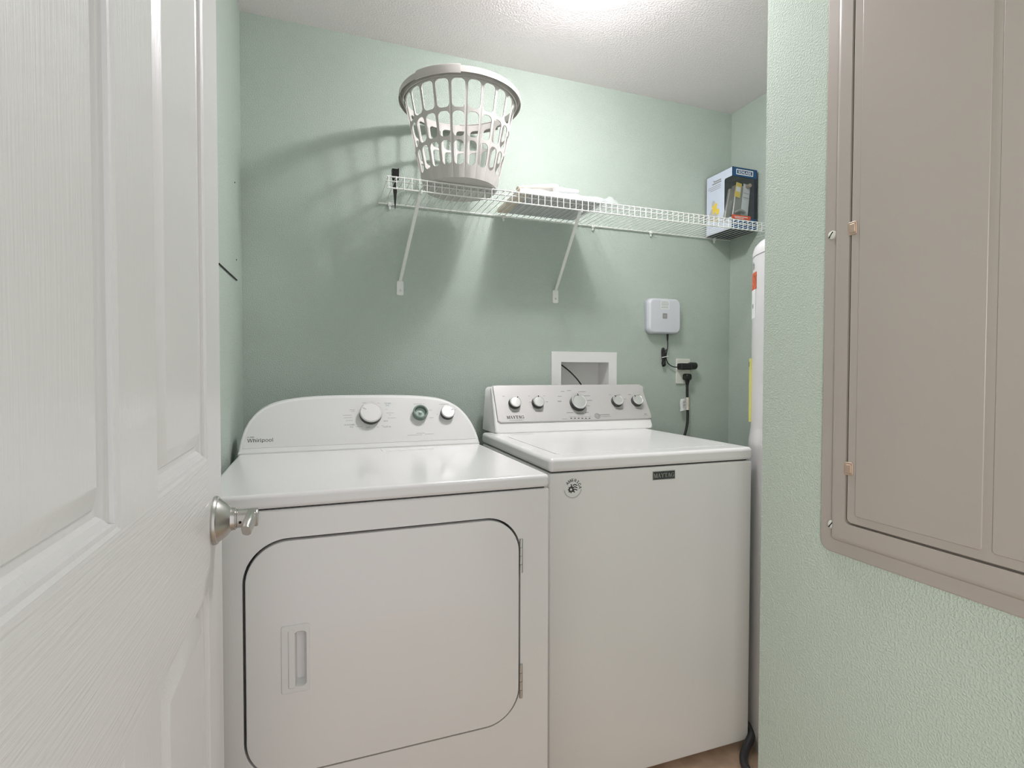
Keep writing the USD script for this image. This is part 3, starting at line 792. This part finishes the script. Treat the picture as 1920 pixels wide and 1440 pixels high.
# ------------------------------------------------------------------ wire shelf
SZ, SYF, SYB, SX0, SX1 = 1.8525, 1.800, 2.0965, .2195, 1.8985
sh = thing('wire_shelf', 'long white wire shelf bracketed high on the green back wall', 'shelf', (SX0, SYB, SZ))
PITCHW = .0254
n_w = int((SX1 - SX0) / PITCHW) + 1
proto_pts = [(0, SYB, SZ + .0030), (0, 1.95, SZ + .0030), (0, SYF + .006, SZ + .0030), (0, SYF + .0012, SZ + .0022), (0, SYF - .0026, SZ - .0025), (0, SYF - .0026, SZ - .0400)]
for k in range(n_w):
    x = SX0 + .003 + k * PITCHW
    part('cross_wire', sweep(np.array(proto_pts) + [x, 0, 0], .0015, 5), wire_white, sh, smooth=60, world=True)
for y, z, r in ((SYF, SZ - .0005, .0027), (SYF, SZ - .0375, .0027), (SYB - .0028, SZ - .0012, .0028), (1.842, SZ - .0005, .0024)):
    x0 = SX0 if y < 2 else SX0 + .003
    part('long_rod', sweep([(x0 - .003, y, z), ((x0 + SX1) / 2, y, z), (SX1, y, z)], r, 8), wire_white, sh, smooth=60, world=True)
for x in (.262, .724, 1.140, 1.440, 1.800):
    part('wall_clip', cat(rbox(x - .007, x + .007, SYB - .011, YB - .0002, SZ - .010, SZ + .004, .003, 10), rbox(x - .004, x + .004, SYB - .007, YB - .0002, SZ - .022, SZ - .006, .003, 10)), wire_white, sh, smooth=40, world=True)
for xt, xb in ((.3290, .3015), (.9310, .9630)):
    A, B = np.array([xt, SYF + .006, SZ - .0365]), np.array([xb, YB - .006, 1.560])
    dv = (B - A) / np.linalg.norm(B - A)
    side = np.cross(dv, [0, 0, 1.0]); side /= np.linalg.norm(side)
    ring = rr(.013, .006, .0025, 4)
    nz = np.cross(side, dv)
    body = loft([A + dv * s + ring[:, :1] * side + ring[:, 1:] * nz for s in (0, .02, np.linalg.norm(B - A) * .97, np.linalg.norm(B - A))])
    bp_ = part('support_bracket', body, wire_white, sh, 'slanting white support strut', smooth=40, world=True)
    part('foot_plate', front(slab(.0265, .056, .006, .004, .0015), xb, YB - .0002, 1.533), wire_white, bp_, smooth=40, world=True)
    part('screw', front(lathe([(0, 0), (.0045, 0), (.004, .0012), (0, .0018)], 16), xb, YB - .0042, 1.524), steel, bp_, world=True)
    part('top_hook', sweep([(xt, SYF + .010, SZ - .044), (xt, SYF - .004, SZ - .0425), (xt, SYF - .0055, SZ - .034)], .0042, 8), wire_white, bp_, smooth=40, world=True)
DECK = SZ + .0047

# ------------------------------------------------------------------ laundry basket
bx, by, bz, Rb, Rt, Hb = .4845, 1.8755, DECK, .1285, .2010, .3275
bk_ = thing('laundry_basket', 'pale grey round lattice laundry basket standing on the wire shelf', 'basket', (bx, by, bz))


def cone_map(m, th):
    """Flat strip (s = angle, t = height, depth) onto the tapering wall."""
    v = m.vertices
    a, z, d = v[:, 0], v[:, 1], v[:, 2]
    r = Rb + (Rt - Rb) * (z / Hb) ** .92 - th + d
    m.vertices = np.column_stack([r * np.cos(a), r * np.sin(a), z])
    return m


NH = 22
rowz = [(.043, .118), (.1275, .204), (.2135, .2985)]
holes = []
for z0, z1 in rowz:
    rm = Rb + (Rt - Rb) * ((z0 + z1) / 2 / Hb)
    stepa = 2 * math.pi / NH
    for k in range(NH):
        ca_, wa = (k + .5) * stepa, stepa - .0088 / rm
        hr = sg.box(-wa / 2 * rm, z0, wa / 2 * rm, z1).buffer(-.0145).buffer(.0145, 5)
        holes.append(sa.translate(sa.scale(hr, 1 / rm, 1, origin=(0, 0)), ca_, 0))
strip = sg.box(0, .004, 2 * math.pi, Hb - .008)
segs = []
for k in range(NH * 2):
    a0 = k * math.pi / NH
    cell = strip.intersection(sg.box(a0, 0, a0 + math.pi / NH, 1))
    cell = cell.difference(unary_union([h for h in holes if h.bounds[0] < a0 + .2 and h.bounds[2] > a0 - .2]))
    segs.append(extrude(cell, .0032))
wall_b = trimesh.util.concatenate(segs)
part('lattice', cone_map(wall_b, .0032), basket_plastic, bk_, smooth=50)
part('bottom', lathe([(0, 0), (Rb - .012, 0), (Rb - .003, .002), (Rb, .008), (Rb + .0008, .012), (Rb - .004, .012), (Rb - .010, .006), (0, .004)], 72), basket_plastic, bk_, smooth=40)
z_ = Hb
rimp = [(Rt - .002, z_ - .026), (Rt, z_ - .006), (Rt + .002, z_ - .001), (Rt + .006, z_ + .001), (Rt + .012, z_), (Rt + .0148, z_ - .004), (Rt + .0160, z_ - .022), (Rt + .0145, z_ - .022), (Rt + .0130, z_ - .006), (Rt + .006, z_ - .003), (Rt + .003, z_ - .010), (Rt + .0012, z_ - .026)]
nn = 96
rr_rings = []
for r_, zz in rimp:
    a_ = np.arange(nn) * 2 * math.pi / nn
    rr_rings.append(np.column_stack([r_ * np.cos(a_), r_ * np.sin(a_), np.full(nn, zz)]))
part('rim', loft(rr_rings + [rr_rings[0]], False, False), basket_plastic, bk_, smooth=40)
for ac in (235, 55):
    hp_ = []
    for a_ in np.radians(np.linspace(ac - 21, ac + 21, 16)):
        prof_ = np.array([(Rt + .0010, z_ + .0005), (Rt + .0040, z_ + .0045), (Rt + .0135, z_ + .0042), (Rt + .0185, z_ - .002), (Rt + .0200, z_ - .028), (Rt + .0168, z_ - .028), (Rt + .0155, z_ - .004), (Rt + .012, z_ - .0005)])
        hp_.append(np.column_stack([prof_[:, 0] * np.cos(a_), prof_[:, 0] * np.sin(a_), prof_[:, 1]]))
    m_ = loft(hp_); m_.fix_normals()
    part('grip', m_, basket_plastic, bk_, 'thicker hand grip on the rim', smooth=40)

# ------------------------------------------------------------------ black stake poked through the shelf
kx = SX0 + .003 + PITCHW * 1.5
rings = []
for z, w, d in ((1.785, .0012, .0012), (1.850, .0125, .0100), (1.895, .0185, .0160), (1.905, .0195, .0170), (1.9055, .0220, .0200), (1.9235, .0230, .0210)):
    c2 = rr(w, d, .0003, 2)
    rings.append(ring3(c2 + [kx, 1.930], z))
stk_ = thing('black_stake', 'black tapered plastic stake poking down through the shelf end', 'stake', (kx, 1.93, 1.785))
part('shaft', loft(rings), black_plastic, stk_, smooth=20, world=True)
part('fin', cat(box(kx + .0095, kx + .0125, 1.921, 1.939, 1.90, 1.9275), box(kx - .0115, kx + .0115, 1.918, 1.921, 1.886, 1.9235)), black_plastic, stk_, world=True)

# ------------------------------------------------------------------ wrapped bundle on the shelf
bd_ = thing('wrapped_package', 'flat grey package in clear crumpled plastic lying on the shelf middle', 'package', (.88, 1.93, DECK))
part('board', rbox(.690, .735, 1.815, 2.075, DECK, DECK + .018, .003), board_tan, bd_, 'tan wooden edge board', world=True)
part('slab', rbox(.737, 1.035, 1.822, 2.072, DECK, DECK + .022, .005), grey_slats, bd_, 'grey flat contents', world=True)
# crumpled film sheet over it
nu, nv = 46, 24
gx, gy = np.meshgrid(np.linspace(0, 1, nu), np.linspace(0, 1, nv), indexing='ij')
X = .684 + .440 * gx; Y = 1.812 + .268 * gy
hgt = np.where(X < 1.04, .0255, .0255 - (X - 1.04) * .08) + .006 * np.exp(-((gy - .45) / .35) ** 2) * np.exp(-((gx - .45) / .5) ** 2)
wr = meshkit.fbm(np.stack([X * 40, Y * 26, 0 * X], -1), 3, 7) - .5
wr2 = meshkit.noise(np.stack([X * 90 + Y * 40, Y * 20, 0 * X + 3], -1), 5) - .5
amp = .007 + .020 * np.clip((X - 1.03) / .08, 0, 1)
edge = np.minimum(np.minimum(gx / .06, 1), np.minimum(np.minimum(gy / .08, 1), (1 - gy) / .08))
edge = np.clip(edge, 0, 1)
Zt = DECK + np.maximum(.0015, (hgt + amp * wr * 2 + amp * .5 * wr2) * (.15 + .85 * edge) + np.where(X > 1.05, .016 * gy, 0))
Zt = np.where((X < 1.04) & (edge >= .9), np.maximum(Zt, DECK + .024), Zt)
V = np.stack([X, Y, Zt], -1).reshape(-1, 3)
V2 = V - [0, 0, .0004]
idx = np.arange(nu * nv).reshape(nu, nv)
Fq = np.stack([idx[:-1, :-1], idx[1:, :-1], idx[1:, 1:], idx[:-1, 1:]], -1).reshape(-1, 4)
part('plastic_film', trimesh.Trimesh(*meshkit.arrays((V, Fq))[:2], process=False), film, bd_, 'clear crumpled plastic', smooth=40, world=True)
cr = thing('cream_bar', 'cream rounded bar resting at a slant on the wrapped package', 'bar', (.80, 1.90, 1.90))
A, B = np.array([.705, 1.880, 1.897]), np.array([.878, 1.905, 1.9255])
rings = []
for s in np.linspace(0, 1, 14):
    p = A + (B - A) * s
    w, h = .014 + .010 * s, .005 + .0085 * s
    if s > .93:
        w, h = w * .75, h * .75
    q = rr(2 * w, 2 * h, min(w, h) * .98, 5)
    rings.append(np.column_stack([np.full(len(q), p[0]), p[1] + q[:, 0], p[2] + q[:, 1]]))
part('bar', loft(rings), cream, cr, smooth=60, world=True)
part('end_cap', place(slab(.036, .020, .0095, .0012, .0005), (.8782, 1.905, 1.9225), (0, 1, 0), (0, 0, 1)), board_tan, cr, 'tan wooden end', world=True)
single('white_roll', sweep([(.850, 1.868, 1.9060), (.90, 1.880, 1.9105), (.962, 1.893, 1.9160)], [.0085, .0088, .0090], 16), white_plastic, 'slim white roll lying beside the cream bar on the package', 'roll', smooth=50)

# ------------------------------------------------------------------ lock carton on the shelf
X0, X1c, Yf, Yr, Z0c, Z1c = 1.7475, 1.8890, 1.9205, 2.0880, DECK, 2.1300
cx = thing('lock_carton', 'blue and white windowed carton holding a door lock on the shelf end', 'box', ((X0 + X1c) / 2, (Yf + Yr) / 2, DECK))
T_ = .0012
zb, zt_ = Z0c + .050, Z1c - .040
part('front_band', box(X0, X1c, Yf, Yf + T_, zt_, Z1c), box_blue, cx, 'dark blue front band', smooth=False, world=True)
part('front_base', box(X0, X1c, Yf, Yf + T_, Z0c, zb), box_blue, cx, smooth=False, world=True)
part('red_strip', box(X0 - .0004, X1c - .035, Yf - .0006, Yf, zb - .008, zb + .010), box_red, cx, 'red strip with white print', smooth=False, world=True)
part('front_post', box(X1c - .012, X1c, Yf, Yf + T_, zb, zt_), box_navy, cx, smooth=False, world=True)
sp = sg.box(Yf, Z0c, Yr, Z1c).difference(sg.box(Yf - .01, zb, Yf + .049, zt_).buffer(-.008).buffer(.008).union(sg.box(Yf - .01, zb, Yf + .02, zt_)))
# side sheet: y runs along, seen from -X
sm = place(extrude(sp, T_), (X0 + T_, 0, 0), YF, ZF)
sm.vertices[:, 0] = np.where(sm.vertices[:, 0] > X0 + T_, X0, X0 + T_)
sm.invert()
part('side_panel', sm, box_side, cx, 'pale blue-white side panel', smooth=False, world=True)
part('back_panel', box(X0, X1c, Yr - T_, Yr, Z0c, Z1c), box_navy, cx, smooth=False, world=True)
part('far_panel', box(X1c - T_, X1c, Yf, Yr, Z0c, Z1c), box_navy, cx, smooth=False, world=True)
part('top_flap', box(X0, X1c, Yf, Yr, Z1c - T_, Z1c), box_blue, cx, smooth=False, world=True)
part('bottom_flap', box(X0, X1c, Yf, Yr, Z0c, Z0c + T_), box_navy, cx, smooth=False, world=True)
part('window', cat(box(X0 + .0014, X1c - .0014, Yf + .0016, Yf + .0020, zb, zt_), box(X0 + .0014, X0 + .0018, Yf + .0016, Yf + .055, zb, zt_)), window_film, cx, 'clear window', smooth=False, world=True)
lgm = [extrude(sg.box(-.046, -.0105, .046, .0105).buffer(.002).difference(sg.box(-.044, -.0085, .044, .0085)), .0004), text('SCHLAGE', .0115, .0004, True)]
part('lettering', place(cat(lgm), (X0 + .070, Yf - .0001, Z1c - .020), XF, ZF), print_white, cx, 'white outlined brand word', smooth=False, world=True)
part('lettering', place(bars([(0, 0, .075, .003), (-.01, -.006, .05, .002)]), (X0 + .052, Yf - .0008, zb + .002), XF, ZF), print_white, cx, smooth=False, world=True)
sd = lambda m, y, z: place(m, (X0 - .0001, y, z), (0, -1, 0), ZF)
ym = (Yf + Yr) / 2
part('lettering', sd(cat(bars([(.055, .095, .048, .006), (.050, .086, .060, .006), (.03, .100, .010, .003)]), bars([(.035, .074, .085, .0025), (.035, .066, .085, .0025), (.042, .058, .070, .0025)])), ym + .02 + .045, Z0c + .145), print_grey, cx, 'rows of side print', smooth=False, world=True)
rg = np.random.default_rng(4)
yl = [extrude(sg.Point(0, 0).buffer(1).buffer(0), .0003)]
blobs = []
for k in range(16):
    u1, v1 = rg.uniform(-.026, .026), rg.uniform(-.036, .036)
    blobs.append(sa.translate(sa.rotate(sa.scale(sg.Point(0, 0).buffer(1, 5), rg.uniform(.005, .011), rg.uniform(.008, .020)), rg.uniform(-30, 30)), u1, v1))
part('picture_print', sd(extrude(unary_union(blobs[:11]), .0003), ym + .030, Z0c + .098), yellow_print, cx, 'yellow and grey lock picture', smooth=False, world=True)
part('picture_print', sd(extrude(unary_union(blobs[9:]), .0005), ym + .036, Z0c + .110), print_pale, cx, smooth=False, world=True)
# the lock inside
lk = part('lock_body', place(slab(.048, .150, .010, .030, .006, 4), (X0 + .066, Yf + .060, Z0c + .135), (math.cos(.15), 0, -math.sin(.15)), (math.sin(.15) * -1 * -1, 0, math.cos(.15))), lock_grey, cx, 'grey lock body behind the window', smooth=40, world=True)
part('lock_plate', place(slab(.030, .150, .006, .012, .003), (X0 + .022, Yf + .050, Z0c + .115), (math.cos(.2), 0, -math.sin(.2)), (math.sin(.2), 0, math.cos(.2))), lock_grey, cx, smooth=40, world=True)
tg_ = part('hang_tag', place(slab(.032, .066, .002, .0008, .0003), (X0 + .052, Yf + .020, Z0c + .180), (math.cos(-.17), 0, math.sin(.17) * -1 * -1 * -1), (math.sin(-.17), 0, math.cos(.17))), yellow_print, cx, 'yellow hang tag', smooth=False, world=True)
part('tag_print', place(slab(.024, .022, .001, .0004, .0001), (X0 + .053, Yf + .0190, Z0c + .183), (math.cos(-.17), 0, math.sin(-.17)), (math.sin(-.17) * -1 * -1, 0, math.cos(.17))), print_white, cx, smooth=False, world=True)
part('leaflet', place(slab(.040, .175, .001, .0008, .0003), (X0 + .103, Yf + .030, Z0c + .128), (math.cos(.1), 0, -math.sin(.1)), (math.sin(.1), 0, math.cos(.1))), label_white, cx, 'folded white leaflet', smooth=False, world=True)
part('leaflet_print', place(bars([(0, .045, .030, .002), (0, .025, .030, .003), (0, .018, .026, .001)]), (X0 + .103, Yf + .0290, Z0c + .128), (math.cos(.1), 0, -math.sin(.1)), (math.sin(.1), 0, math.cos(.1))), print_grey, cx, smooth=False, world=True)
part('lock_bolt', place(lathe([(0, 0), (.009, 0), (.009, .020), (.007, .022), (0, .022)], 20), (X0 + .112, Yf + .030, Z0c + .205), XF, ZF), brass_clip, cx, 'coppery bolt end', world=True)
part('lever', place(sweep(spline([(X0 + .040, Yf + .028, Z0c + .078), (X0 + .060, Yf + .020, Z0c + .088), (X0 + .090, Yf + .020, Z0c + .080)], 12), .007, 10), (0, 0, 0), XF, YF), lock_grey, cx, smooth=50, world=True)
